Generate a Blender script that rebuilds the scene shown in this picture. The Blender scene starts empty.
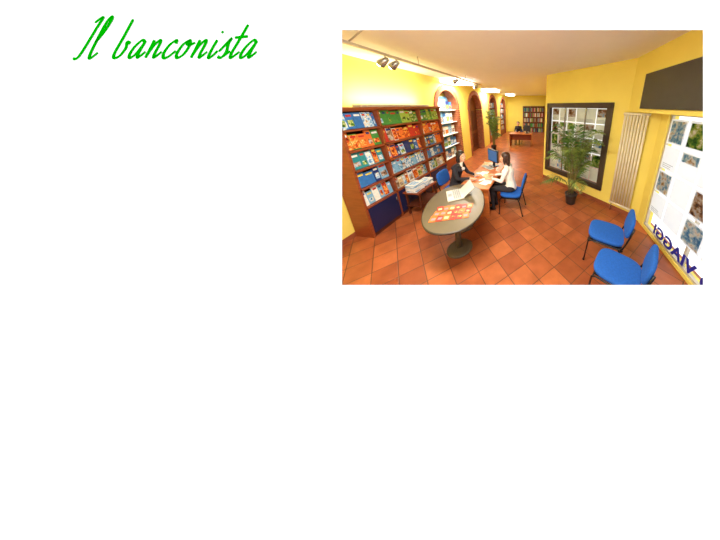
import bpy, bmesh, math, random
from mathutils import Matrix, Vector, Euler
random.seed(7)
scene = bpy.context.scene
COL = scene.collection
scene.view_settings.view_transform = 'Standard'
scene.view_settings.look = 'None'

# ---------------------------------------------------------------- materials
def lin(c):
    c = c/255.0
    return c/12.92 if c <= 0.04045 else ((c+0.055)/1.055)**2.4
def L(rgb): return (lin(rgb[0]), lin(rgb[1]), lin(rgb[2]), 1)
def mat(name, rgb, rough=0.6, metal=0.0, var=0.06, scale=6.0, bump=0.0, emit=0.0, trans=0.0):
    m = bpy.data.materials.new(name); m.use_nodes = True
    nt = m.node_tree; b = nt.nodes['Principled BSDF']
    b.inputs['Roughness'].default_value = rough
    b.inputs['Metallic'].default_value = metal
    tc = nt.nodes.new('ShaderNodeTexCoord'); n = nt.nodes.new('ShaderNodeTexNoise')
    n.inputs['Scale'].default_value = scale; n.inputs['Detail'].default_value = 3
    nt.links.new(tc.outputs['Object'], n.inputs['Vector'])
    r = nt.nodes.new('ShaderNodeValToRGB')
    c = L(rgb)
    r.color_ramp.elements[0].position = 0.3; r.color_ramp.elements[1].position = 0.7
    r.color_ramp.elements[0].color = tuple(max(0, x*(1-var)) for x in c[:3])+(1,)
    r.color_ramp.elements[1].color = tuple(min(1, x*(1+var)) for x in c[:3])+(1,)
    nt.links.new(n.outputs['Fac'], r.inputs['Fac'])
    nt.links.new(r.outputs['Color'], b.inputs['Base Color'])
    if bump > 0:
        bp = nt.nodes.new('ShaderNodeBump'); bp.inputs['Strength'].default_value = bump
        nt.links.new(n.outputs['Fac'], bp.inputs['Height']); nt.links.new(bp.outputs['Normal'], b.inputs['Normal'])
    if emit > 0:
        b.inputs['Emission Color'].default_value = c
        b.inputs['Emission Strength'].default_value = emit
    if trans > 0: add_trans(m, r.outputs['Color'], trans)
    return m
def add_trans(m, colsock, f):
    nt = m.node_tree; b = nt.nodes['Principled BSDF']; out = [x for x in nt.nodes if x.type == 'OUTPUT_MATERIAL'][0]
    tr = nt.nodes.new('ShaderNodeBsdfTranslucent'); mx = nt.nodes.new('ShaderNodeMixShader'); mx.inputs[0].default_value = f
    nt.links.new(colsock, tr.inputs['Color']); nt.links.new(b.outputs[0], mx.inputs[1]); nt.links.new(tr.outputs[0], mx.inputs[2]); nt.links.new(mx.outputs[0], out.inputs['Surface'])
def picmat(name, cols, scale, trans=0.0):
    m = bpy.data.materials.new(name); m.use_nodes = True
    nt = m.node_tree; b = nt.nodes['Principled BSDF']; b.inputs['Roughness'].default_value = 0.3
    tc = nt.nodes.new('ShaderNodeTexCoord'); n = nt.nodes.new('ShaderNodeTexNoise')
    n.inputs['Scale'].default_value = scale; n.inputs['Detail'].default_value = 4; n.inputs['Roughness'].default_value = 0.65
    nt.links.new(tc.outputs['Object'], n.inputs['Vector'])
    r = nt.nodes.new('ShaderNodeValToRGB'); k = len(cols)
    while len(r.color_ramp.elements) < k: r.color_ramp.elements.new(0.5)
    for i, c in enumerate(cols):
        r.color_ramp.elements[i].position = 0.36+0.3*i/(k-1); r.color_ramp.elements[i].color = L(c)
    nt.links.new(n.outputs['Fac'], r.inputs['Fac']); nt.links.new(r.outputs['Color'], b.inputs['Base Color'])
    if trans > 0: add_trans(m, r.outputs['Color'], trans)
    return m

def wood(name, rgb, rough=0.35, axis_scale=(1, 1, 8)):
    m = mat(name, rgb, rough, var=0.18, scale=4)
    nt = m.node_tree
    n = [x for x in nt.nodes if x.type == 'TEX_NOISE'][0]
    tc = [x for x in nt.nodes if x.type == 'TEX_COORD'][0]
    mp = nt.nodes.new('ShaderNodeMapping'); mp.inputs['Scale'].default_value = axis_scale
    nt.links.new(tc.outputs['Object'], mp.inputs['Vector']); nt.links.new(mp.outputs['Vector'], n.inputs['Vector'])
    return m

M = {}
M['white'] = mat('slide_page_white', (250, 250, 250), 0.9, var=0.0)
M['ceil'] = mat('ceiling_plaster', (250, 248, 238), 0.9, var=0.01, bump=0.02)
M['yellow'] = mat('yellow_plaster', (247, 229, 112), 0.85, var=0.04, scale=1.5, bump=0.05)
M['green_letter'] = mat('green_lettering', (0, 160, 0), 1.0, var=0.0)
M['green_letter'].node_tree.nodes['Principled BSDF'].inputs['Specular IOR Level'].default_value = 0.0
M['cherry'] = wood('cherry_wood', (142, 70, 38))
M['cherry_dk'] = wood('cherry_wood_dark', (86, 42, 26))
M['desk'] = wood('orange_wood', (200, 116, 60))
M['navy'] = mat('navy_door', (26, 34, 78), 0.35)
M['tabletop'] = mat('table_laminate', (98, 88, 68), 0.35, var=0.05)
M['tableedge'] = mat('table_edge', (62, 54, 44), 0.4)
M['chrome'] = mat('brushed_metal', (175, 175, 170), 0.25, metal=0.8)
M['rail'] = mat('white_rail', (200, 192, 172), 0.4)
M['blackmetal'] = mat('black_metal', (22, 22, 24), 0.35, metal=0.3)
M['blue'] = mat('blue_fabric', (22, 92, 186), 0.85, var=0.12, scale=60, bump=0.1)
M['brick'] = mat('brick_terracotta', (166, 96, 60), 0.85, var=0.3, scale=9, bump=0.3)
M['frame'] = mat('dark_frame', (66, 54, 42), 0.5)
M['panel'] = mat('dark_grey_panel', (62, 60, 54), 0.5)
M['radiator'] = mat('radiator_enamel', (240, 232, 200), 0.4)
M['leaf'] = mat('palm_leaf', (70, 112, 48), 0.45, var=0.35, scale=8, trans=0.2)
M['leaf2'] = mat('palm_leaf_light', (124, 150, 72), 0.45, var=0.3, scale=8, trans=0.2)
M['stem'] = mat('palm_stem', (120, 110, 60), 0.6)
M['pot'] = mat('dark_pot', (44, 40, 38), 0.4)
M['soil'] = mat('soil', (50, 34, 24), 0.95)
M['skin'] = mat('skin', (228, 174, 142), 0.55, var=0.04)
M['hair'] = mat('dark_hair', (36, 26, 22), 0.4, var=0.3, scale=40)
M['hair2'] = mat('brown_hair', (62, 38, 26), 0.4, var=0.3, scale=40)
M['blackcloth'] = mat('black_cloth', (36, 36, 44), 0.85, var=0.15)
M['creamcloth'] = mat('cream_cloth', (244, 240, 232), 0.85)
M['trouser'] = mat('charcoal_cloth', (40, 38, 46), 0.85, var=0.15)
M['shoe'] = mat('black_leather', (18, 16, 16), 0.35)
M['lip'] = mat('lips', (170, 70, 70), 0.5)
M['eye'] = mat('eye_white', (240, 240, 240), 0.3)
M['iris'] = mat('iris', (40, 26, 18), 0.2)
M['plastic'] = mat('beige_plastic', (216, 212, 200), 0.45)
M['screen'] = mat('monitor_screen', (70, 110, 170), 0.2, emit=0.3)
M['darkplastic'] = mat('dark_plastic', (48, 50, 58), 0.4)
M['lamp'] = mat('lamp_diffuser', (255, 250, 235), 0.5, emit=5.0)
M['bulb'] = mat('halogen_bulb', (255, 244, 215), 0.5, emit=8.0)
M['txtblue'] = mat('blue_vinyl', (38, 44, 170), 0.5)
M['base'] = mat('baseboard_terracotta', (150, 82, 52), 0.5, var=0.15)
M['door'] = wood('door_wood', (120, 70, 38))
M['backlit'] = mat('backlit_paper', (246, 250, 255), 0.5, var=0.02, trans=0.65)
M['backlit2'] = mat('backlit_paper_dim', (222, 226, 214), 0.5, var=0.08, trans=0.45)
PAL = {'p_white': (244, 244, 240), 'p_blue': (50, 116, 190), 'p_lblue': (126, 182, 218), 'p_navy': (32, 54, 120),
       'p_green': (66, 146, 66), 'p_lime': (160, 196, 80), 'p_red': (200, 50, 42), 'p_orange': (230, 116, 52),
       'p_yellow': (240, 212, 84), 'p_teal': (40, 140, 150), 'p_brown': (130, 84, 50), 'p_pink': (226, 130, 140),
       'p_sand': (220, 196, 150), 'p_grey': (150, 156, 160)}
for k, v in PAL.items(): M[k] = mat('paper_'+k[2:], v, 0.45, var=0.12, scale=25)
PICS = {'pic_sea': [(20, 60, 130), (60, 150, 200), (230, 240, 245), (220, 190, 130)],
        'pic_sun': [(90, 20, 20), (200, 60, 30), (240, 140, 50), (250, 220, 140)],
        'pic_for': [(20, 50, 24), (70, 130, 50), (170, 190, 90), (240, 240, 220)],
        'pic_city': [(60, 50, 50), (150, 110, 80), (210, 200, 190), (120, 170, 210)],
        'pic_sky': [(60, 130, 200), (150, 200, 235), (245, 250, 250), (180, 150, 110)]}
for k, v in PICS.items():
    M[k] = picmat(k, v, 22); M[k+'_w'] = picmat(k+'_window', v, 9, 0.45)
PK = list(PICS)

def floor_mat():
    m = bpy.data.materials.new('terracotta_tiles'); m.use_nodes = True
    nt = m.node_tree; b = nt.nodes['Principled BSDF']
    tc = nt.nodes.new('ShaderNodeTexCoord'); mp = nt.nodes.new('ShaderNodeMapping')
    mp.inputs['Rotation'].default_value = (0, 0, math.radians(45))
    br = nt.nodes.new('ShaderNodeTexBrick'); br.offset = 0; br.squash = 1
    br.inputs['Scale'].default_value = 1; br.inputs['Brick Width'].default_value = 0.3
    br.inputs['Row Height'].default_value = 0.3; br.inputs['Mortar Size'].default_value = 0.006
    br.inputs['Mortar Smooth'].default_value = 0.2
    br.inputs['Color1'].default_value = L((186, 106, 62)); br.inputs['Color2'].default_value = L((152, 80, 48))
    br.inputs['Mortar'].default_value = L((104, 66, 46))
    nt.links.new(tc.outputs['Object'], mp.inputs['Vector']); nt.links.new(mp.outputs['Vector'], br.inputs['Vector'])
    n = nt.nodes.new('ShaderNodeTexNoise'); n.inputs['Scale'].default_value = 5; n.inputs['Detail'].default_value = 5
    nt.links.new(tc.outputs['Object'], n.inputs['Vector'])
    r = nt.nodes.new('ShaderNodeValToRGB'); r.color_ramp.elements[0].color = (0.8, 0.76, 0.72, 1); r.color_ramp.elements[1].color = (1.12, 1.1, 1.08, 1)
    r.color_ramp.elements[0].position = 0.3; r.color_ramp.elements[1].position = 0.7
    nt.links.new(n.outputs['Fac'], r.inputs['Fac'])
    mx = nt.nodes.new('ShaderNodeMix'); mx.data_type = 'RGBA'; mx.blend_type = 'MULTIPLY'; mx.inputs[0].default_value = 1
    nt.links.new(br.outputs['Color'], mx.inputs[6]); nt.links.new(r.outputs['Color'], mx.inputs[7])
    nt.links.new(mx.outputs[2], b.inputs['Base Color'])
    bp = nt.nodes.new('ShaderNodeBump'); bp.invert = True; bp.inputs['Strength'].default_value = 0.3; bp.inputs['Distance'].default_value = 0.01
    nt.links.new(br.outputs['Fac'], bp.inputs['Height']); nt.links.new(bp.outputs['Normal'], b.inputs['Normal'])
    b.inputs['Roughness'].default_value = 0.3
    return m
M['floor'] = floor_mat()

# ---------------------------------------------------------------- mesh builder
class B:
    def __init__(s, name):
        s.name = name; s.v = []; s.f = []; s.m = []; s.sm = []; s.mats = []; s.M = Matrix.Identity(4)
    def mi(s, k):
        if k not in s.mats: s.mats.append(k)
        return s.mats.index(k)
    def add(s, vs, fs, k, smooth=False):
        o = len(s.v); s.v += [tuple(s.M @ Vector(p)) for p in vs]
        i = s.mi(k)
        for f in fs: s.f.append([o+a for a in f]); s.m.append(i); s.sm.append(smooth)
    def box(s, x0, x1, y0, y1, z0, z1, k, bevel=0, R=None):
        c = Vector(((x0+x1)/2, (y0+y1)/2, (z0+z1)/2)); d = (abs(x1-x0), abs(y1-y0), abs(z1-z0))
        bm = bmesh.new(); bmesh.ops.create_cube(bm, size=1)
        for v in bm.verts: v.co = Vector((v.co.x*d[0], v.co.y*d[1], v.co.z*d[2]))
        if bevel > 0: bmesh.ops.bevel(bm, geom=bm.edges[:], offset=bevel, segments=2, affect='EDGES', profile=0.6)
        bm.verts.index_update()
        vs = [((R @ v.co) if R else v.co)+c for v in bm.verts]
        fs = [[v.index for v in f.verts] for f in bm.faces]
        bm.free(); s.add(vs, fs, k)
    def tube(s, pts, r, k, seg=10, r1=None):
        pts = [Vector(p) for p in pts]; n = len(pts)
        rs = r if isinstance(r, (list, tuple)) else [r + ((r1 if r1 is not None else r)-r)*i/max(1, n-1) for i in range(n)]
        vs = []; fs = []
        t = (pts[1]-pts[0]).normalized()
        up = Vector((0, 0, 1)) if abs(t.z) < 0.9 else Vector((1, 0, 0))
        nx = t.cross(up).normalized()
        for i in range(n):
            if i == 0: t = (pts[1]-pts[0]).normalized()
            elif i == n-1: t = (pts[-1]-pts[-2]).normalized()
            else: t = ((pts[i+1]-pts[i]).normalized()+(pts[i]-pts[i-1]).normalized()).normalized()
            nx = (nx - t*nx.dot(t)).normalized(); ny = t.cross(nx)
            for j in range(seg):
                a = 2*math.pi*j/seg
                vs.append(pts[i]+(nx*math.cos(a)+ny*math.sin(a))*rs[i])
        for i in range(n-1):
            for j in range(seg):
                fs.append([i*seg+j, i*seg+(j+1) % seg, (i+1)*seg+(j+1) % seg, (i+1)*seg+j])
        fs.append(list(range(seg))[::-1]); fs.append([(n-1)*seg+j for j in range(seg)])
        s.add(vs, fs, k, True)
    def ell(s, c, r, k, seg=16, rings=10, e=1.0, R=None):
        c = Vector(c); vs = []; fs = []
        def pw(x): return math.copysign(abs(x)**e, x)
        for i in range(rings+1):
            ph = -math.pi/2+math.pi*i/rings
            for j in range(seg):
                a = 2*math.pi*j/seg
                p = Vector((r[0]*pw(math.cos(ph))*pw(math.cos(a)), r[1]*pw(math.cos(ph))*pw(math.sin(a)), r[2]*pw(math.sin(ph))))
                vs.append((R @ p if R else p)+c)
        for i in range(rings):
            for j in range(seg):
                fs.append([i*seg+j, i*seg+(j+1) % seg, (i+1)*seg+(j+1) % seg, (i+1)*seg+j])
        s.add(vs, fs, k, True)
    def cap(s, p0, p1, r0, r1, k, seg=14):
        s.tube([p0, p1], r0, k, seg, r1); s.ell(p0, (r0,)*3, k, seg, 8); s.ell(p1, (r1,)*3, k, seg, 8)
    def done(s):
        me = bpy.data.meshes.new(s.name)
        me.from_pydata(s.v, [], s.f)
        for k in s.mats: me.materials.append(M[k])
        me.polygons.foreach_set('material_index', s.m); me.polygons.foreach_set('use_smooth', s.sm)
        me.validate(); me.update()
        bm = bmesh.new(); bm.from_mesh(me)
        bmesh.ops.remove_doubles(bm, verts=bm.verts, dist=1e-6)
        bmesh.ops.recalc_face_normals(bm, faces=bm.faces); bm.to_mesh(me); bm.free()
        o = bpy.data.objects.new(s.name, me); COL.objects.link(o)
        return o
def rz(a): return Matrix.Rotation(a, 4, 'Z')
def T(x, y, z): return Matrix.Translation((x, y, z))

# ---------------------------------------------------------------- camera
H = 2.25; PITCH = math.radians(17.2); YAW = math.radians(7.5); F = 168.0
cd = bpy.data.cameras.new('camera'); cam = bpy.data.objects.new('camera', cd); COL.objects.link(cam)
cam.location = (0, 0, H); cam.rotation_euler = (math.pi/2-PITCH, 0, YAW)
cd.sensor_width = 36; cd.lens = F/720*36
cd.shift_x = -(522.5-360)/720; cd.shift_y = -(270-157.5)/720; cd.clip_start = 0.02
scene.camera = cam

# ---------------------------------------------------------------- room
CZ = 3.05; XL = -3.3; XR = 1.95; YE = 15.0; Y0 = -0.3
b = B('floor'); b.box(XL-0.6, XR+0.25, Y0-0.2, YE+0.2, -0.1, 0, 'floor'); b.done()
b = B('ceiling'); b.box(XL-0.6, XR+0.25, 0.55, YE+0.2, CZ, CZ+0.1, 'ceil'); b.done()

# added tilted panel standing in for the white slide page, with inset opening
D = 0.5
WM = Matrix.LocRotScale(cam.location, cam.rotation_euler, None) @ T(0, 0, -D)
k = D/F
hx0, hx1 = -180.5*k, 180.5*k; hy0, hy1 = -127.5*k, 127.5*k
b = B('slide_page_panel'); b.M = WM
ox0, ox1, oy0, oy1 = -3.25, 1.75, -2.2, 0.99
sp = 0.09; th = 0.04
vs = [(ox0, oy0, 0), (ox1, oy0, 0), (ox1, oy1, 0), (ox0, oy1, 0), (hx0, hy0, 0), (hx1, hy0, 0), (hx1, hy1, 0), (hx0, hy1, 0)]
vs += [(ox0, oy0, -th), (ox1, oy0, -th), (ox1, oy1, -th), (ox0, oy1, -th), (hx0-sp, hy0-sp, -th), (hx1+sp, hy0-sp, -th), (hx1+sp, hy1+sp, -th), (hx0-sp, hy1+sp, -th)]
fs = []
for i in range(4):
    j = (i+1) % 4
    fs += [[i, j, 4+j, 4+i], [8+j, 8+i, 12+i, 12+j], [4+i, 4+j, 12+j, 12+i], [i, 8+i, 8+j, j]]
b.add(vs, fs, 'white'); b.done()

U = 18.0; SL = 0.5
strokes = []
def letter(x0, strs, base=58.0, u=U):
    for st in strs:
        strokes.append([(x0+(x+SL*y)*u, base-y*u) for x, y in st])
letter(78, [[(-0.02, 1.95), (0.18, 2.2), (0.3, 2.2), (0.22, 1.6), (0.1, 0.5), (-0.02, 0.0), (-0.25, -0.05)]])
letter(88, [[(0.0, 0.85), (0.2, 1.5), (0.28, 2.1), (0.18, 2.28), (0.06, 1.9), (0.02, 0.9), (0.04, 0.15), (0.16, -0.02), (0.42, 0.3)]])
LT = {
 'b': ([[(0.1, 2.15), (0.06, 1.2), (0.0, 0.25), (0.12, 0.0), (0.36, 0.12), (0.48, 0.55), (0.4, 0.88), (0.62, 0.8)]], 0.78),
 'a': ([[(0.5, 0.88), (0.3, 0.98), (0.06, 0.6), (0.0, 0.18), (0.12, 0.0), (0.34, 0.25), (0.52, 0.9)], [(0.52, 0.95), (0.46, 0.3), (0.54, 0.02), (0.8, 0.35)]], 0.86),
 'n': ([[(0.02, 1.0), (0.02, 0.5), (0.0, 0.0)], [(0.0, 0.1), (0.12, 0.65), (0.32, 0.98), (0.42, 0.8), (0.4, 0.25), (0.48, 0.02), (0.74, 0.35)]], 0.8),
 'c': ([[(0.42, 0.78), (0.34, 0.98), (0.1, 0.72), (0.0, 0.28), (0.12, 0.0), (0.36, 0.08), (0.6, 0.4)]], 0.66),
 'o': ([[(0.35, 0.98), (0.1, 0.75), (0.0, 0.25), (0.14, 0.0), (0.4, 0.22), (0.48, 0.72), (0.35, 0.98), (0.3, 0.8), (0.48, 0.72), (0.72, 0.85)]], 0.8),
 'i': ([[(0.08, 1.0), (0.03, 0.4), (0.07, 0.02), (0.22, 0.08), (0.4, 0.4)], [(0.12, 1.38), (0.18, 1.48)]], 0.48),
 's': ([[(-0.05, 0.35), (0.28, 1.08), (0.26, 0.78), (0.36, 0.35), (0.24, 0.02), (0.0, 0.08)], [(0.28, 0.04), (0.56, 0.38)]], 0.62),
 't': ([[(0.14, 1.85), (0.06, 0.9), (0.0, 0.25), (0.1, 0.0), (0.4, 0.35)], [(-0.25, 1.12), (0.45, 1.2)]], 0.5)}
x = 112.5
for ch in 'banconista':
    st, w = LT[ch]; letter(x, st); x += w*U*1.12
b = B('slide_caption'); b.M = WM  # slide caption, laid flat on the added page panel
def cr(p, n=8):
    out = []
    q = [p[0]]+p+[p[-1]]
    for i in range(1, len(q)-2):
        for j in range(n):
            t = j/n
            out.append(tuple(0.5*((2*q[i][a])+(-q[i-1][a]+q[i+1][a])*t+(2*q[i-1][a]-5*q[i][a]+4*q[i+1][a]-q[i+2][a])*t*t+(-q[i-1][a]+3*q[i][a]-3*q[i+1][a]+q[i+2][a])*t**3) for a in (0, 1)))
    out.append(p[-1]); return out
for si, st in enumerate(strokes):
    pts = cr(st); n = len(pts); vs = []; fs = []
    for i, p in enumerate(pts):
        a = pts[max(0, i-1)]; c = pts[min(n-1, i+1)]
        dx, dy = c[0]-a[0], c[1]-a[1]; l = math.hypot(dx, dy) or 1; dx /= l; dy /= l
        nib = abs(dx*math.sin(math.radians(35))+dy*math.cos(math.radians(35)))
        w = (1.0+0.85*nib)*(0.7 if i in (0, n-1) else 1)
        for s_ in (-1, 1):
            vs.append(((p[0]-dy*w*s_-522.5)*k, (157.5-(p[1]+dx*w*s_))*k, 0.0006+si*0.00001))
    for i in range(n-1): fs.append([2*i, 2*i+1, 2*i+3, 2*i+2])
    b.add(vs, fs, 'green_letter')
b.done()

# left wall with arches
ARCH = [(4.85, 6.35), (7.1, 8.8), (9.8, 11.6), (12.4, 14.2)]
WD = 0.35
b = B('wall_left')
def rect_wall(y0, y1, z0=0, z1=CZ): b.box(XL-WD, XL, y0, y1, z0, z1, 'yellow')
ys = Y0
for (a0, a1) in ARCH:
    rect_wall(ys, a0); ys = a1
    r = (a1-a0)/2; c = (a0+a1)/2; zc = 2.88-r*0.95; n = 20
    pts = [(c-r*math.cos(math.pi*i/n), zc+r*0.95*math.sin(math.pi*i/n)) for i in range(n+1)]
    for i in range(n):
        (ya, za), (yb, zb) = pts[i], pts[i+1]
        b.add([(XL, ya, za), (XL, yb, zb), (XL, yb, CZ), (XL, ya, CZ)], [[0, 1, 2, 3]], 'yellow')
        b.add([(XL, ya, za), (XL, yb, zb), (XL-WD, yb, zb), (XL-WD, ya, za)], [[0, 1, 2, 3]], 'yellow')
    b.box(XL-WD-0.05, XL-WD, a0, a1, 0, CZ, 'yellow')
rect_wall(ys, YE+0.2)
b.done()
for idx, (a0, a1) in enumerate(ARCH):
    b = B('trim_%d' % (idx+1))
    r = (a1-a0)/2; c = (a0+a1)/2; zc = 2.88-r*0.95
    n = 26
    for i in range(n):
        a = math.pi*(i+0.5)/n
        R = Matrix.Rotation(a-math.pi/2, 3, 'X')
        rr = r-0.07
        cy = c+math.cos(a)*rr; cz = zc+math.sin(a)*rr*0.95
        w = math.pi*r/n*0.86
        b.box(XL-0.3, XL+0.025, cy-w/2, cy+w/2, cz-0.08, cz+0.08, 'brick', 0.004, R)
    for side in (a0, a1):
        z = 0.0; s_ = 1 if side == a0 else -1
        while z < zc-0.05:
            b.box(XL-0.3, XL+0.025, side, side+s_*0.15, z+0.004, z+0.066, 'brick', 0.004); z += 0.075
    b.done()

def posters(b, M0, w, h, cols, rows, gap=0.02, white=0.55, paper='p_white', suf='', keys=PK, plain=0.2, full=0.35):
    old = b.M; b.M = old @ M0
    cw = w/cols; rh = h/rows
    for i in range(cols):
        for j in range(rows):
            x0 = i*cw+gap; x1 = (i+1)*cw-gap; z0 = j*rh+gap; z1 = (j+1)*rh-gap
            b.box(x0, x1, -0.004, 0.0, z0, z1, paper)
            t = random.random()
            m = 0.08*cw
            if t > white:
                if random.random() < full: zz = z0+m
                else: zz = z0+(z1-z0)*random.uniform(0.35, 0.6)
                b.box(x0+m, x1-m, -0.006, -0.004, zz, z1-m, random.choice(keys)+suf)
            if random.random() > plain:
                for q in range(3):
                    zz = z0+(z1-z0)*(0.08+0.08*q)
                    if zz < z1-m: b.box(x0+m, x1-m-random.random()*cw*0.3, -0.0055, -0.004, zz, zz+0.007, 'p_grey')
    b.M = old
for idx in (0, 2, 3):
    a0, a1 = ARCH[idx]
    b = B('display_shelf')
    b.box(XL-0.34, XL-0.30, a0+0.16, a1-0.16, 0, 2.55, 'p_lblue' if idx == 0 else 'cherry_dk')
    b.box(XL-0.3, XL-0.05, a0+0.16, a1-0.16, 0, 0.36, 'cherry')
    for q in range(5):
        b.box(XL-0.3, XL-0.05, a0+0.16, a1-0.16, 0.4+q*0.42, 0.42+q*0.42, 'p_white' if idx == 0 else 'cherry')
        y = a0+0.2
        while y < a1-0.38:
            w = random.uniform(0.14, 0.22); z0 = 0.42+q*0.42; hh = random.uniform(0.26, 0.34)
            b.box(XL-0.14, XL-0.12, y, y+w, z0, z0+hh, random.choice(['p_blue', 'p_lblue', 'p_white', 'p_navy', 'p_white']))
            b.box(XL-0.12, XL-0.117, y+0.015, y+w-0.015, z0+0.04, z0+hh*0.6, random.choice(PK))
            y += w+0.015
    b.done()
a0, a1 = ARCH[1]
b = B('door_1')
b.box(XL-0.33, XL-0.27, a0+0.16, a1-0.16, 0, 2.6, 'door')
for q in range(2):
    for z0, z1 in ((0.2, 0.9), (1.05, 2.0)):
        yy = a0+0.28+q*0.66
        b.box(XL-0.27, XL-0.255, yy, yy+0.5, z0, z1, 'cherry_dk', 0.005)
b.tube([(XL-0.26, 7.9, 1.05), (XL-0.2, 7.9, 1.05), (XL-0.2, 8.02, 1.05)], 0.012, 'chrome')
b.done()

b = B('wall_back'); b.box(XL-0.4, 0.2, YE, YE+0.15, 0, CZ, 'yellow'); b.done()
b = B('wall_corridor'); b.box(0.0, 0.15, 5.15, YE, 0, CZ, 'yellow'); b.done()
s2 = math.sqrt(0.5)
DM = Matrix(((s2, s2, 0, 0.0), (-s2, s2, 0, 5.15), (0, 0, 1, 0), (0, 0, 0, 1)))
LD = 1.95/s2
w0, w1, wz0, wz1 = 0.14, 1.92, 0.36, 2.28
b = B('wall_diagonal'); b.M = DM
b.box(0, w0, 0, 0.12, 0, CZ, 'yellow'); b.box(w1, LD, 0, 0.12, 0, CZ, 'yellow')
b.box(w0, w1, 0, 0.12, 0, wz0, 'yellow'); b.box(w0, w1, 0, 0.12, wz1, CZ, 'yellow'); b.done()
b = B('baseboard_diagonal'); b.M = DM; b.box(0, LD-0.1, -0.015, 0, 0, 0.09, 'base'); b.done()
b = B('baseboard_left'); b.box(XL, XL+0.015, 0.3, 4.84, 0, 0.09, 'base'); b.done()
b = B('window_2'); b.M = DM
fw = 0.09
b.box(w0-0.03, w1+0.03, -0.05, 0.05, wz1-fw, wz1+0.03, 'frame', 0.008); b.box(w0-0.03, w1+0.03, -0.05, 0.05, wz0-0.03, wz0+fw, 'frame', 0.008)
b.box(w0-0.03, w0+fw, -0.05, 0.05, wz0, wz1, 'frame', 0.008); b.box(w1-fw, w1+0.03, -0.05, 0.05, wz0, wz1, 'frame', 0.008)
for q in (1, 2):
    xx = w0+(w1-w0)*q/3; b.box(xx-0.012, xx+0.012, -0.01, 0.02, wz0, wz1, 'chrome')
posters(b, T(w0+fw, 0.06, wz0+fw), w1-w0-2*fw, wz1-wz0-2*fw, 6, 5, 0.008, white=0.4, suf='_w', keys=['pic_sky', 'pic_city', 'pic_for', 'pic_city'], paper='backlit2')
b.done()

b = B('wall_right')
b.box(XR, XR+0.15, 3.02, 3.3, 0, 2.2, 'yellow'); b.box(XR, XR+0.15, 0.3, 3.02, 0, 0.06, 'yellow')
b.box(XR, XR+0.15, -0.3, 0.3, 0, 2.2, 'yellow'); b.box(1.58, XR+0.15, 0.75, 3.0, 2.14, CZ, 'yellow')
b.add([(1.58, 3.0, 2.14), (1.58, 3.57, 2.14), (2.1, 3.05, 2.14), (2.1, 3.0, 2.14), (1.58, 3.0, CZ), (1.58, 3.57, CZ), (2.1, 3.05, CZ), (2.1, 3.0, CZ)],
      [[0, 1, 2, 3], [4, 5, 6, 7], [0, 1, 5, 4], [1, 2, 6, 5]], 'yellow')
b.done()
b = B('window_1')
for yy in (0.32, 1.2, 2.1, 3.0): b.box(XR+0.03, XR+0.07, yy-0.015, yy+0.015, 0.06, 2.14, 'rail')
for zz in (0.08, 2.12): b.box(XR+0.02, XR+0.07, 0.3, 3.02, zz-0.02, zz+0.02, 'rail')
RM = Matrix(((0, 1, 0, XR+0.01), (-1, 0, 0, 2.96), (0, 0, 1, 0.42), (0, 0, 0, 1)))
posters(b, RM, 2.5, 1.65, 7, 4, 0.018, white=0.42, paper='backlit', suf='_w', keys=['pic_city', 'pic_sun', 'pic_sky', 'pic_sky', 'pic_for', 'pic_city'], plain=0.5, full=0.6)
b.done()
tcv = bpy.data.curves.new('window_lettering', 'FONT'); tcv.body = 'STUDIO VIAGGI'; tcv.size = 0.25; tcv.extrude = 0.002; tcv.align_x = 'RIGHT'; tcv.offset = 0.008; tcv.space_character = 1.05
tcv.materials.append(M['txtblue'])
o = bpy.data.objects.new('window_lettering', tcv); COL.objects.link(o)
o.location = (XR+0.005, 2.72, 0.13); o.rotation_euler = (math.pi/2, 0, math.pi/2)

b = B('wall_display_panel'); b.box(1.535, 1.58, 1.1, 3.12, 2.2, 2.72, 'panel', 0.008)
b.box(1.53, 1.537, 1.14, 3.08, 2.24, 2.68, 'panel'); b.done()

b = B('tubular_radiator'); b.M = DM
for i in range(8):
    xx = 2.22+i*0.052; b.tube([(xx, -0.07, 0.2), (xx, -0.07, 2.1)], 0.02, 'radiator', 10)
for zz in (0.2, 2.1): b.tube([(2.19, -0.07, zz), (2.62, -0.07, zz)], 0.024, 'radiator', 10)
for zz in (0.5, 1.8): b.tube([(2.4, -0.07, zz), (2.4, 0.0, zz)], 0.012, 'radiator', 8)
b.tube([(2.24, -0.07, 0.2), (2.24, -0.07, 0.0)], 0.01, 'chrome', 8)
b.done()

# ---------------------------------------------------------------- bookcase
b = B('brochure_bookcase')
XB = -3.285; XF = -2.92
div = [2.08, 2.7, 3.72, 4.5]; SH = [0.58, 0.92, 1.24, 1.56, 1.88, 2.18]
b.box(XB, XB+0.02, 2.08, 4.5, 0, 2.2, 'cherry_dk')
for d in div: b.box(XB, XF, d-0.018, d+0.018, 0, 2.2, 'cherry')
for z in SH: b.box(XB, XF, 2.08, 4.5, z-0.012, z+0.014, 'cherry')
b.box(XB, XF+0.02, 2.05, 4.53, 2.19, 2.225, 'cherry')
b.box(XB, XF-0.02, 2.08, 4.5, 0, 0.07, 'cherry_dk')
for i in range(3):
    y0, y1 = div[i]+0.02, div[i+1]-0.02; mid = (y0+y1)/2
    for (p, q) in (((y0, mid), (mid, y1)) if y1-y0 > 0.7 else ((y0, y1),)):
        b.box(XF-0.02, XF+0.005, p+0.004, q-0.004, 0.08, 0.56, 'navy', 0.004)
        b.tube([(XF+0.02, q-0.05, 0.4), (XF+0.02, q-0.05, 0.5)], 0.006, 'chrome', 6)
b.done()
b = B('brochures')
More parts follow.
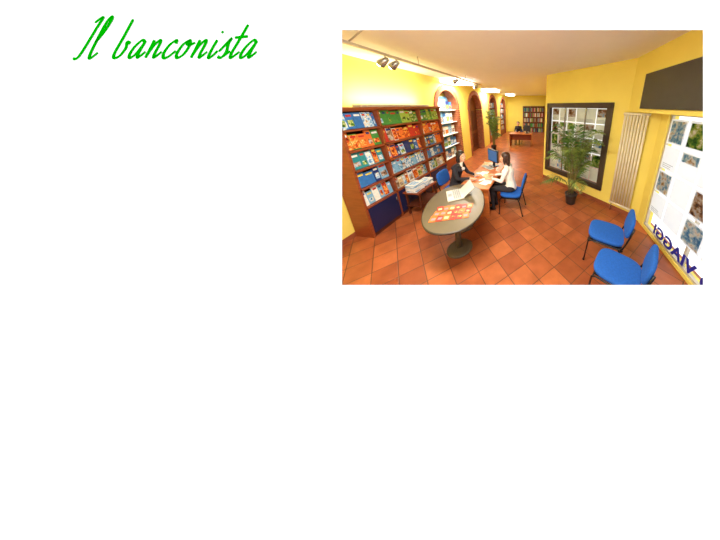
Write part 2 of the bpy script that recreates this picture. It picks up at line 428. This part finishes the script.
rowpal = {0: [['p_green', 'p_lime', 'p_green', 'pic_for'], ['p_red', 'p_orange', 'p_white', 'pic_sun', 'p_red'], ['p_blue', 'p_orange', 'p_lblue', 'p_navy', 'pic_sky'], ['p_blue', 'p_lblue', 'p_navy', 'pic_sea'], ['p_white', 'p_lblue', 'p_sand', 'pic_city']],
          1: [['p_lblue', 'p_blue', 'p_blue', 'pic_sky'], ['p_orange', 'p_green', 'p_red', 'p_yellow', 'pic_city'], ['p_lblue', 'p_blue', 'p_teal', 'p_white', 'pic_sea'], ['p_blue', 'p_navy', 'p_lblue', 'p_yellow', 'pic_sky'], ['p_lblue', 'p_white', 'p_blue']]}
tilt = Matrix.Rotation(-0.16, 3, 'Y'); tn = tilt @ Vector((1, 0, 0)); tu = tilt @ Vector((0, 0, 1))
for i in range(3):
    for rI in range(5):
        z = SH[4-rI]+0.014
        pal = rowpal[1 if i == 0 else 0][rI]
        themed = {0: ['pic_for', 'pic_for', 'pic_sky'], 1: ['pic_sun', 'pic_city', 'pic_sun'], 2: PK, 3: ['pic_sea', 'pic_sky', 'pic_city'], 4: PK}[rI]
        y = div[i]+0.03
        while y < div[i+1]-0.08:
            w = min(random.uniform(0.075, 0.15), div[i+1]-0.03-y); h = random.uniform(0.22, 0.285)
            kx = XF-0.075
            key = random.choice(pal); c0 = Vector((kx, 0, z+0.004+h/2))
            b.box(kx-0.01, kx+0.01, y+0.0015, y+w-0.0015, c0.z-h/2, c0.z+h/2, key, 0, tilt)
            def patch(f0, f1, kk, off, m=0.01):
                cc = c0+tu*((f0+f1)/2-0.5)*h+tn*off
                b.box(cc.x-0.0006, cc.x+0.0006, y+m, y+w-m, cc.z-(f1-f0)*h/2, cc.z+(f1-f0)*h/2, kk, 0, tilt)
            st = random.random()
            if st < 0.6: patch(0.16, random.uniform(0.4, 0.58), random.choice(themed), 0.011, 0.018)
            elif st < 0.8: patch(0.05, 0.95, random.choice(themed), 0.011, 0.006)
            patch(0.76, 0.88, random.choice(['p_white', 'p_yellow', 'p_navy', 'p_red']), 0.0125, 0.02)
            y += w
b.done()
b = B('catalogue_stand')
b.box(-2.86, -2.5, 2.75, 3.35, 0.5, 0.53, 'cherry')
for xx in (-2.84, -2.54):
    for yy in (2.78, 3.3): b.box(xx, xx+0.03, yy, yy+0.03, 0, 0.5, 'cherry_dk')
b.box(-2.85, -2.51, 2.76, 3.34, 0.2, 0.22, 'cherry_dk')
b.done()
b = B('catalogue_pile')
z = 0.53
for i in range(16):
    for c0, c1, lim in ((-2.68, 2.9, 16), (-2.68, 3.2, 10)):
        if i >= lim: continue
        a = random.uniform(-0.25, 0.25); R = Matrix.Rotation(a, 3, 'Z')
        b.box(c0-0.105, c0+0.105, c1-0.14, c1+0.14, z, z+0.0098, random.choice(['p_white', 'p_white', 'p_lblue', 'p_white']), 0, R)
        if i == lim-1: b.box(c0-0.08, c0+0.08, c1-0.1, c1+0.06, z+0.0098, z+0.011, 'pic_sky', 0, R)
    z += 0.01
b.done()

# ---------------------------------------------------------------- tables
TZ = 0.755
b = B('oval_reception_table')
ang = math.atan2(1.26, -0.5); b.M = T(-1.37, 2.2, 0) @ rz(ang)
n = 64; a_, c_ = 0.69, 0.45
def ring(sx, sy, z): return [(sx*math.copysign(abs(math.cos(2*math.pi*i/n))**0.9, math.cos(2*math.pi*i/n)), sy*math.copysign(abs(math.sin(2*math.pi*i/n))**0.9, math.sin(2*math.pi*i/n)), z) for i in range(n)]
vs = ring(a_-0.012, c_-0.012, TZ); b.add(vs, [list(range(n))], 'tabletop')
vs = ring(a_-0.012, c_-0.012, TZ)+ring(a_, c_, TZ-0.008)+ring(a_, c_, TZ-0.025)+ring(a_-0.012, c_-0.012, TZ-0.033)
fs = [[q*n+i, q*n+(i+1) % n, (q+1)*n+(i+1) % n, (q+1)*n+i] for q in range(3) for i in range(n)]
b.add(vs, fs, 'tableedge', True); b.add(ring(a_-0.012, c_-0.012, TZ-0.033), [list(range(n))], 'tableedge')
for lx in (-0.16, 0.4):
    b.tube([(lx, 0, 0.03), (lx, 0, TZ-0.05)], 0.045, 'tabletop', 20)
    b.tube([(lx, 0, TZ-0.06), (lx, 0, TZ-0.033)], 0.11, 'tableedge', 24)
    b.tube([(lx, 0, 0.0), (lx, 0, 0.015), (lx, 0, 0.03), (lx, 0, 0.05)], [0.2, 0.2, 0.17, 0.06], 'tabletop', 32)
b.done()
b = B('office_desk')
DZ = 0.722
b.box(-1.65, -1.02, 2.78, 4.35, DZ-0.03, DZ, 'desk', 0.004)
b.box(-1.6, -1.07, 4.27, 4.3, 0, DZ-0.03, 'desk'); b.box(-1.6, -1.07, 2.88, 2.91, 0, DZ-0.03, 'desk')
b.box(-1.35, -1.33, 2.91, 4.27, 0.25, DZ-0.03, 'desk'); b.done()

b = B('leaflets')
b.M = T(-1.31, 1.97, TZ) @ rz(math.radians(20))
for i in range(6):
    for j in range(3):
        xx = -0.26+i*0.085+0.02*j; yy = -0.19+j*0.115
        R = Matrix.Rotation(random.uniform(-0.2, 0.2), 3, 'Z')
        z0 = 0.001+0.0015*((i+j) % 3)
        b.box(xx, xx+0.088, yy, yy+0.13, z0, z0+0.004, random.choice(['p_orange', 'p_orange', 'p_red', 'p_red']), 0, R)
        b.box(xx+0.018, xx+0.07, yy+0.03, yy+0.08, z0+0.004, z0+0.005, random.choice(['pic_sun', 'p_pink', 'p_sand', 'pic_sun']), 0, R)
b.done()
b = B('laptop_computer'); b.M = T(-1.5, 2.42, TZ) @ rz(math.radians(-55))
b.box(-0.18, 0.18, -0.13, 0.13, 0, 0.026, 'plastic', 0.006)
for i in range(12):
    for j in range(4): b.box(-0.16+i*0.027, -0.137+i*0.027, -0.03+j*0.03, -0.006+j*0.03, 0.026, 0.029, 'p_grey')
b.box(-0.05, 0.05, -0.11, -0.05, 0.026, 0.0275, 'p_grey')
R = Matrix.Rotation(-0.9, 3, 'X')
b.box(-0.18, 0.18, 0.205-0.005, 0.205+0.005, 0.09-0.125, 0.09+0.125, 'plastic', 0.003, R); b.box(-0.16, 0.16, 0.199-0.001, 0.199+0.001, 0.087-0.105, 0.087+0.105, 'p_lblue', 0, R)
b.done()
b = B('desk_papers')
for i in range(12):
    xx = random.uniform(-1.5, -1.14); yy = random.uniform(3.0, 3.6); R = Matrix.Rotation(random.uniform(-0.6, 0.6), 3, 'Z')
    b.box(xx-0.09, xx+0.09, yy-0.12, yy+0.12, DZ+0.0005+i*0.0006, DZ+0.001+i*0.0006, random.choice(['p_white', 'p_white', 'p_sand', 'p_orange', 'p_lblue']), 0, R)
b.done()
def monitor(x, y, z, rot):
    b = B('computer_monitor'); b.M = T(x, y, z) @ rz(rot)
    b.box(-0.02, 0.03, -0.21, 0.21, 0.12, 0.45, 'darkplastic', 0.01); b.box(0.03, 0.033, -0.185, 0.185, 0.145, 0.425, 'screen')
    b.box(-0.03, 0.0, -0.04, 0.04, 0.015, 0.2, 'darkplastic', 0.008); b.box(-0.1, 0.09, -0.12, 0.12, 0, 0.018, 'darkplastic', 0.006)
    b.done()
    b = B('keyboard'); b.M = T(x, y, z) @ rz(rot)
    b.box(0.12, 0.26, -0.2, 0.2, 0.0, 0.018, 'plastic', 0.004)
    for i in range(4):
        for j in range(12): b.box(0.135+i*0.03, 0.158+i*0.03, -0.185+j*0.031, -0.16+j*0.031, 0.018, 0.024, 'p_grey')
    b.done()
monitor(-1.3, 4.05, DZ, math.radians(232))

# ---------------------------------------------------------------- chairs
def chair(x, y, rot, name='office_chair'):
    b = B(name); b.M = T(x, y, 0) @ rz(rot)   # faces local +x
    b.ell((0, 0, 0.44), (0.235, 0.235, 0.04), 'blue', 32, 14, 0.55)
    R = Matrix.Rotation(-0.18, 3, 'Y')
    b.ell((-0.26, 0, 0.7), (0.03, 0.215, 0.16), 'blue', 32, 16, 0.6, R)
    b.box(-0.2, 0.2, -0.2, 0.2, 0.385, 0.405, 'blackmetal', 0.005)
    for s in (-1, 1):
        yy = s*0.225
        b.tube([(0.24, yy, 0.0), (0.21, yy, 0.37), (0.17, yy, 0.395), (-0.17, yy, 0.395), (-0.215, yy, 0.42), (-0.27, yy*0.95, 0.62), (-0.3, yy*0.9, 0.76)], 0.011, 'blackmetal', 10)
        b.tube([(-0.17, yy, 0.39), (-0.2, yy, 0.33), (-0.27, yy, 0.0)], 0.011, 'blackmetal', 10)
        b.tube([(0.24, yy, 0.0), (0.24, yy, 0.02)], 0.016, 'blackmetal', 10); b.tube([(-0.27, yy, 0.0), (-0.27, yy, 0.02)], 0.016, 'blackmetal', 10)
    b.tube([(0.2, -0.225, 0.37), (0.2, 0.225, 0.37)], 0.01, 'blackmetal', 8); b.tube([(-0.2, -0.225, 0.37), (-0.2, 0.225, 0.37)], 0.01, 'blackmetal', 8)
    b.tube([(-0.29, -0.2, 0.7), (-0.29, 0.2, 0.7)], 0.01, 'blackmetal', 8)
    return b.done()
chair(0.97, 2.22, math.radians(158)); chair(0.9, 1.62, math.radians(148))
chair(-0.66, 3.25, math.radians(178)); chair(-1.98, 3.25, 0.0)

# ---------------------------------------------------------------- people
def remesh(bt, voxel, it):
    o = bt.done(); m = o.modifiers.new('r', 'REMESH'); m.mode = 'VOXEL'; m.voxel_size = voxel
    s = o.modifiers.new('s', 'SMOOTH'); s.iterations = it; s.factor = 0.5
    dg = bpy.context.evaluated_depsgraph_get(); me = bpy.data.meshes.new_from_object(o.evaluated_get(dg))
    vs = [v.co.copy() for v in me.vertices]; fs = [list(p.vertices) for p in me.polygons]
    bpy.data.objects.remove(o); bpy.data.meshes.remove(me)
    return vs, fs
def segd(p, a, c):
    a = Vector(a); c = Vector(c); d = c-a; t = max(0, min(1, (p-a).dot(d)/max(1e-9, d.length_squared))); return (p-(a+d*t)).length
def person(name, x, y, rot, top, bottom, hair, lean=0.0, longhair=True, sleeve=True, seat=0.475, surf=0.74, headyaw=0.0, shirt=None):
    pz = seat+0.075
    J = {}
    J['pel'] = Vector((0.0, 0, pz)); J['wst'] = Vector((0.01+lean*0.25, 0, pz+0.18)); J['chs'] = Vector((0.02+lean*0.7, 0, pz+0.38)); J['nek'] = Vector((0.03+lean*0.95, 0, pz+0.5))
    J['hd'] = Vector((0.06+lean*1.15, 0, pz+0.655))
    t = B('tmp')
    def torso(a, c, ra, rc, n=6):
        for i in range(n+1):
            f = i/n; p = a.lerp(c, f); r = [ra[q]+(rc[q]-ra[q])*f for q in range(3)]; t.ell(p, r, 'skin', 20, 10)
    torso(J['pel'], J['wst'], (0.115, 0.165, 0.09), (0.092, 0.125, 0.09)); torso(J['wst'], J['chs'], (0.092, 0.125, 0.09), (0.112, 0.15, 0.1))
    torso(J['chs'], J['chs']+Vector((0.0, 0, 0.07)), (0.112, 0.15, 0.1), (0.07, 0.12, 0.05), 3)
    for s in (-1, 1): t.ell(J['chs']+Vector((0.075, 0.06*s, -0.01)), (0.055, 0.06, 0.06), 'skin')
    bones = [('top', J['pel']+Vector((0, 0, 0.06)), J['chs'], 0.14), ('skin', J['chs']+Vector((0, 0, 0.14)), J['hd'], 0.05)]
    if shirt: bones.append(('shirt', J['chs']+Vector((0.12, 0, 0.08)), J['chs']+Vector((0.14, 0, -0.06)), 0.06))
    t.cap(J['nek']-Vector((0, 0, 0.08)), J['hd']-Vector((0.01, 0, 0.06)), 0.055, 0.048, 'skin')
    hands = []
    for s in (-1, 1):
        sh = J['chs']+Vector((0.0, 0.155*s, 0.065)); el = sh+Vector((0.10, 0.05*s, -0.25))
        wr = Vector((el.x+0.22, 0.11*s, surf+0.03)); el.z = max(el.z, surf+0.03)
        hip = Vector((0.02, 0.085*s, pz)); kn = Vector((0.42, 0.1*s, pz-0.01)); an = Vector((0.40, 0.1*s, 0.09)); to = Vector((0.56, 0.11*s, 0.035))
        t.cap(J['nek']-Vector((0, 0, 0.02)), sh, 0.05, 0.055, 'skin'); t.cap(sh, el, 0.052, 0.04, 'skin'); t.cap(el, wr, 0.04, 0.026, 'skin')
        t.cap(hip, kn, 0.082, 0.056, 'skin'); t.cap(kn, an+Vector((0, 0, 0.02)), 0.054, 0.036, 'skin')
        t.ell(kn.lerp(an, 0.3)+Vector((-0.02, 0, 0)), (0.052, 0.05, 0.1), 'skin')
        t.cap(an-Vector((0.02, 0, 0.05)), to, 0.038, 0.03, 'skin'); t.cap(an, an-Vector((0.01, 0, 0.05)), 0.04, 0.038, 'skin')
        t.ell(wr+Vector((0.055, 0, -0.004)), (0.055, 0.04, 0.017), 'skin')
        bones += [('top', J['nek']-Vector((0, 0, 0.05)), sh, 0.05), ('top', sh, el, 0.05), ('top' if sleeve else 'skin', el, wr-Vector((0.02, 0, 0)), 0.04), ('skin', wr+Vector((0.015, 0, 0)), wr+Vector((0.09, 0, 0)), 0.03),
                  ('bot', hip, kn, 0.075), ('bot', kn, an+Vector((0, 0, 0.05)), 0.045), ('shoe', an-Vector((0, 0, 0.04)), to, 0.04)]
        hands.append((s, wr))
    bones.append(('bot', J['pel']-Vector((0, 0.1, 0.02)), J['pel']+Vector((0, 0.1, -0.02)), 0.1))
    vs, fs = remesh(t, 0.0105, 4)
    b = B(name); b.M = T(x, y, 0) @ rz(rot)
    groups = {}
    for f in fs:
        c = sum((vs[i] for i in f), Vector())/len(f)
        g = min(bones, key=lambda q: segd(c, q[1], q[2])-q[3])[0]; groups.setdefault(g, []).append(f)
    mk = {'top': top, 'bot': bottom, 'skin': 'skin', 'shoe': 'shoe', 'shirt': shirt}
    base = len(b.v); b.v += [tuple(b.M @ v) for v in vs]
    for g, ff in groups.items():
        i = b.mi(mk[g])
        for f in ff: b.f.append([base+q for q in f]); b.m.append(i); b.sm.append(True)
    for s, wr in hands:
        for q in range(4):
            ln = (0.066, 0.076, 0.071, 0.056)[q]
            off = (0.027-0.018*q)*(-s); r0 = wr+Vector((0.095-abs(q-1.2)*0.004, off, -0.002))
            sp_ = off*0.25
            p1 = r0+Vector((ln*0.45, sp_*0.5, 0.006)); p2 = p1+Vector((ln*0.33, sp_*0.3, -0.008)); p3 = p2+Vector((ln*0.22, 0, -0.013))
            b.tube([r0-Vector((0.02, 0, 0)), r0, p1, p2, p3], [0.009, 0.0088, 0.0082, 0.0075, 0.0055], 'skin', 8); b.ell(p3, (0.0056,)*3, 'skin', 8, 6)
        q0 = wr+Vector((0.03, -s*0.03, -0.006)); q1 = q0+Vector((0.028, -s*0.022, -0.002)); q2 = q1+Vector((0.028, -s*0.008, -0.004))
        b.tube([q0, q1, q2], [0.012, 0.0095, 0.007], 'skin', 8); b.ell(q2, (0.007,)*3, 'skin', 8, 6)
    h = B('tmph'); h.ell((0, 0, 0.03), (0.092, 0.074, 0.088), 'skin', 24, 16); h.ell((0.022, 0, -0.035), (0.06, 0.055, 0.07), 'skin', 20, 12)
    h.ell((0.06, 0, -0.088), (0.024, 0.028, 0.02), 'skin'); h.ell((0.094, 0, -0.018), (0.02, 0.012, 0.016), 'skin'); h.tube([(0.085, 0, 0.02), (0.1, 0, -0.015)], 0.006, 'skin', 8, 0.011)
    for s in (-1, 1): h.ell((0.0, 0.076*s, -0.002), (0.016, 0.008, 0.028), 'skin')
    h.ell((0.086, 0, -0.052), (0.012, 0.022, 0.01), 'skin')
    vs, fs = remesh(h, 0.006, 2)
    old = b.M; b.M = old @ Matrix.Translation(J['hd']) @ rz(headyaw)
    b.add(vs, fs, 'skin', True)
    for s in (-1, 1):
        b.ell((0.078, 0.03*s, 0.006), (0.011, 0.014, 0.009), 'eye', 12, 8); b.ell((0.086, 0.03*s, 0.006), (0.005, 0.006, 0.006), 'iris', 10, 6)
        b.tube([(0.088, 0.014*s, 0.028), (0.086, 0.034*s, 0.032), (0.074, 0.05*s, 0.026)], 0.003, hair, 6)
    b.ell((0.094, 0, -0.048), (0.006, 0.02, 0.004), 'lip', 12, 6); b.ell((0.092, 0, -0.056), (0.006, 0.017, 0.004), 'lip', 12, 6)
    g = B('tmpg'); g.ell((-0.018, 0, 0.054), (0.097, 0.088, 0.083), 'skin', 24, 16); g.ell((-0.045, 0, 0.0), (0.07, 0.084, 0.09), 'skin', 20, 12)
    if longhair:
        g.ell((-0.065, 0, -0.08), (0.045, 0.085, 0.1), 'skin', 20, 12); g.ell((-0.07, 0, -0.15), (0.035, 0.075, 0.07), 'skin')
        for s in (-1, 1): g.ell((0.0, 0.08*s, -0.03), (0.034, 0.018, 0.095), 'skin')
    else: g.ell((-0.11, 0, 0.02), (0.035, 0.035, 0.04), 'skin')
    vs, fs = remesh(g, 0.008, 3); b.add(vs, fs, hair, True)
    b.M = old
    return b.done()
person('woman_receptionist', -1.97, 3.25, math.radians(-4), 'blackcloth', 'trouser', 'hair', lean=0.14, headyaw=-0.2, shirt='creamcloth')
person('woman_customer', -0.67, 3.25, math.radians(178), 'creamcloth', 'trouser', 'hair2', lean=0.06, headyaw=0.15)

# ---------------------------------------------------------------- plants
def palm(name, x, y, hgt, spread, n, seed, low=0.4):
    rnd = random.Random(seed); b = B(name); b.M = T(x, y, 0)
    b.tube([(0, 0, 0), (0, 0, 0.02), (0, 0, 0.24), (0, 0, 0.26), (0, 0, 0.265)], [0.1, 0.11, 0.14, 0.15, 0.13], 'pot', 28)
    b.tube([(0, 0, 0.262), (0, 0, 0.27)], 0.128, 'soil', 24)
    for i in range(n):
        az = 2*math.pi*i/n*2.4+rnd.uniform(-0.3, 0.3); top = hgt*rnd.uniform(low, 1.0); out = spread*rnd.uniform(0.6, 1.0)*(1.25-0.45*top/hgt)
        if math.sin(az)*0.7+math.cos(az)*0.7 > 0.4: out = min(out, 0.42)
        dx, dy = math.cos(az), math.sin(az); x0 = rnd.uniform(-0.06, 0.06); y0 = rnd.uniform(-0.06, 0.06)
        pts = []
        for q in range(15):
            t = q/14; r = out*(t**1.7); z = 0.25+(top-0.25)*(1-(1-t)**1.8)-0.3*out*(max(0, t-0.5)/0.5)**2
            pts.append(Vector((x0+dx*r, y0+dy*r, z)))
        b.tube(pts, 0.009, 'stem', 6, 0.002)
        side = Vector((-dy, dx, 0))
        kk = rnd.choice(['leaf', 'leaf2', 'leaf'])
        for q in range(10, 33):
            t = q/32; i0 = min(13, int(t*14)); ff = t*14-i0
            p = pts[i0].lerp(pts[min(14, i0+1)], ff); tan = (pts[min(14, i0+1)]-pts[max(0, i0-1)]).normalized()
            ln = 0.27*math.sin(math.pi*min(1, (t-0.28)/0.78+0.12))+0.04
            for s in (-1, 1):
                d = (side*s*0.8+tan*0.7+Vector((0, 0, -0.15+rnd.uniform(-0.15, 0.15)))).normalized()
                wv = tan.cross(d).cross(d).normalized()*0.012
                m_ = p+d*ln*0.5+Vector((0, 0, 0.012)); e_ = p+d*ln+Vector((0, 0, -0.05*ln/0.2))
                b.add([p, m_+wv, e_, m_-wv], [[0, 1, 2, 3]], kk)
    b.done()
palm('potted_palm', 0.68, 3.68, 1.98, 0.74, 24, 3, 0.4)
palm('potted_palm', -2.6, 8.3, 2.1, 0.5, 18, 5, 0.4)

# ---------------------------------------------------------------- far end
b = B('archive_bookcase')
b.box(-1.9, -0.1, YE-0.05, YE-0.02, 0, 2.2, 'cherry_dk')
for i in range(4): b.box(-1.9+i*0.59, -1.87+i*0.59, YE-0.35, YE-0.05, 0, 2.2, 'cherry')
for j in range(6): b.box(-1.9, -0.1, YE-0.35, YE-0.05, 0.0+j*0.43, 0.03+j*0.43, 'cherry')
for j in range(5):
    for i in range(3):
        xx = -1.86+i*0.59
        while xx < -1.9+(i+1)*0.59-0.06:
            b.box(xx, xx+0.05, YE-0.3, YE-0.1, 0.03+j*0.43, 0.03+j*0.43+0.3, random.choice(['p_white', 'p_navy', 'p_brown', 'p_grey', 'p_red', 'p_sand', 'p_green'])); xx += 0.056
b.done()
b = B('office_desk')
b.box(-2.0, -0.7, 9.3, 10.0, 0.69, 0.722, 'desk', 0.004); b.box(-1.98, -1.95, 9.32, 9.98, 0, 0.69, 'cherry'); b.box(-0.75, -0.72, 9.32, 9.98, 0, 0.69, 'cherry'); b.box(-1.95, -0.75, 9.7, 9.72, 0.3, 0.69, 'cherry'); b.done()
monitor(-1.0, 9.6, DZ, math.radians(70))
chair(-1.6, 10.3, math.radians(-90))
person('man_office_worker', -1.6, 10.3, math.radians(-90), 'blackcloth', 'trouser', 'hair', lean=0.1, longhair=False)

# ---------------------------------------------------------------- ceiling fixtures & lights
b = B('track_spotlight_rail')
b.box(-2.23, -2.19, 0.9, 6.0, 2.9, 2.93, 'rail')
for yy in (1.2, 3.0, 4.8): b.tube([(-2.21, yy, 2.92), (-2.21, yy, CZ)], 0.006, 'rail', 6)
for yy in (2.34, 2.52, 4.3, 5.6):
    b.tube([(-2.21, yy, 2.9), (-2.21, yy, 2.83)], 0.008, 'rail', 6)
    b.tube([(-2.18, yy, 2.86), (-2.25, yy, 2.83), (-2.3, yy, 2.8)], [0.025, 0.045, 0.055], 'chrome', 14)
    b.ell((-2.305, yy, 2.797), (0.04, 0.04, 0.03), 'bulb', 12, 8)
b.tube([(-2.21, 1.9, 2.93), (-2.0, 1.9, 3.03), (-1.6, 1.75, 3.04)], 0.008, 'rail', 6)
b.done()
def area(name, loc, size, sy, power, color, rot=(0, 0, 0)):
    l = bpy.data.lights.new(name, 'AREA'); l.shape = 'RECTANGLE'; l.size = size; l.size_y = sy; l.energy = power; l.color = color
    o = bpy.data.objects.new(name, l); COL.objects.link(o); o.location = loc; o.rotation_euler = rot; return o
WARM = (1.0, 0.93, 0.79)
for (lx, ly, sx, sy, pw) in ((-0.9, 1.25, 1.2, 0.3, 112), (-2.9, 5.7, 0.7, 0.9, 85), (-2.9, 9.2, 0.7, 0.9, 75), (-2.6, 12.9, 0.5, 0.9, 60)):  # near fixture and its key light are added, out of view
    b = B('ceiling_light'); b.box(lx-sx/2, lx+sx/2, ly-sy/2, ly+sy/2, CZ-0.12, CZ, 'lamp', 0.01); b.done()
    area('lamp_light', (lx, ly, CZ-0.14), sx*0.95, sy*0.95, pw, WARM)
# fill light and housing added on the bookcase cornice to brighten the ceiling
b = B('added_uplight_housing'); b.box(-3.16, -3.0, 2.5, 4.2, 2.226, 2.27, 'rail', 0.008); b.done()
area('added_uplight', (-3.08, 3.35, 2.29), 0.12, 1.6, 26, WARM, (math.pi, math.radians(-40), 0))

w = bpy.data.worlds.new('world'); scene.world = w; w.use_nodes = True
w.node_tree.nodes['Background'].inputs['Color'].default_value = (1, 1, 1, 1)
w.node_tree.nodes['Background'].inputs['Strength'].default_value = 1.5
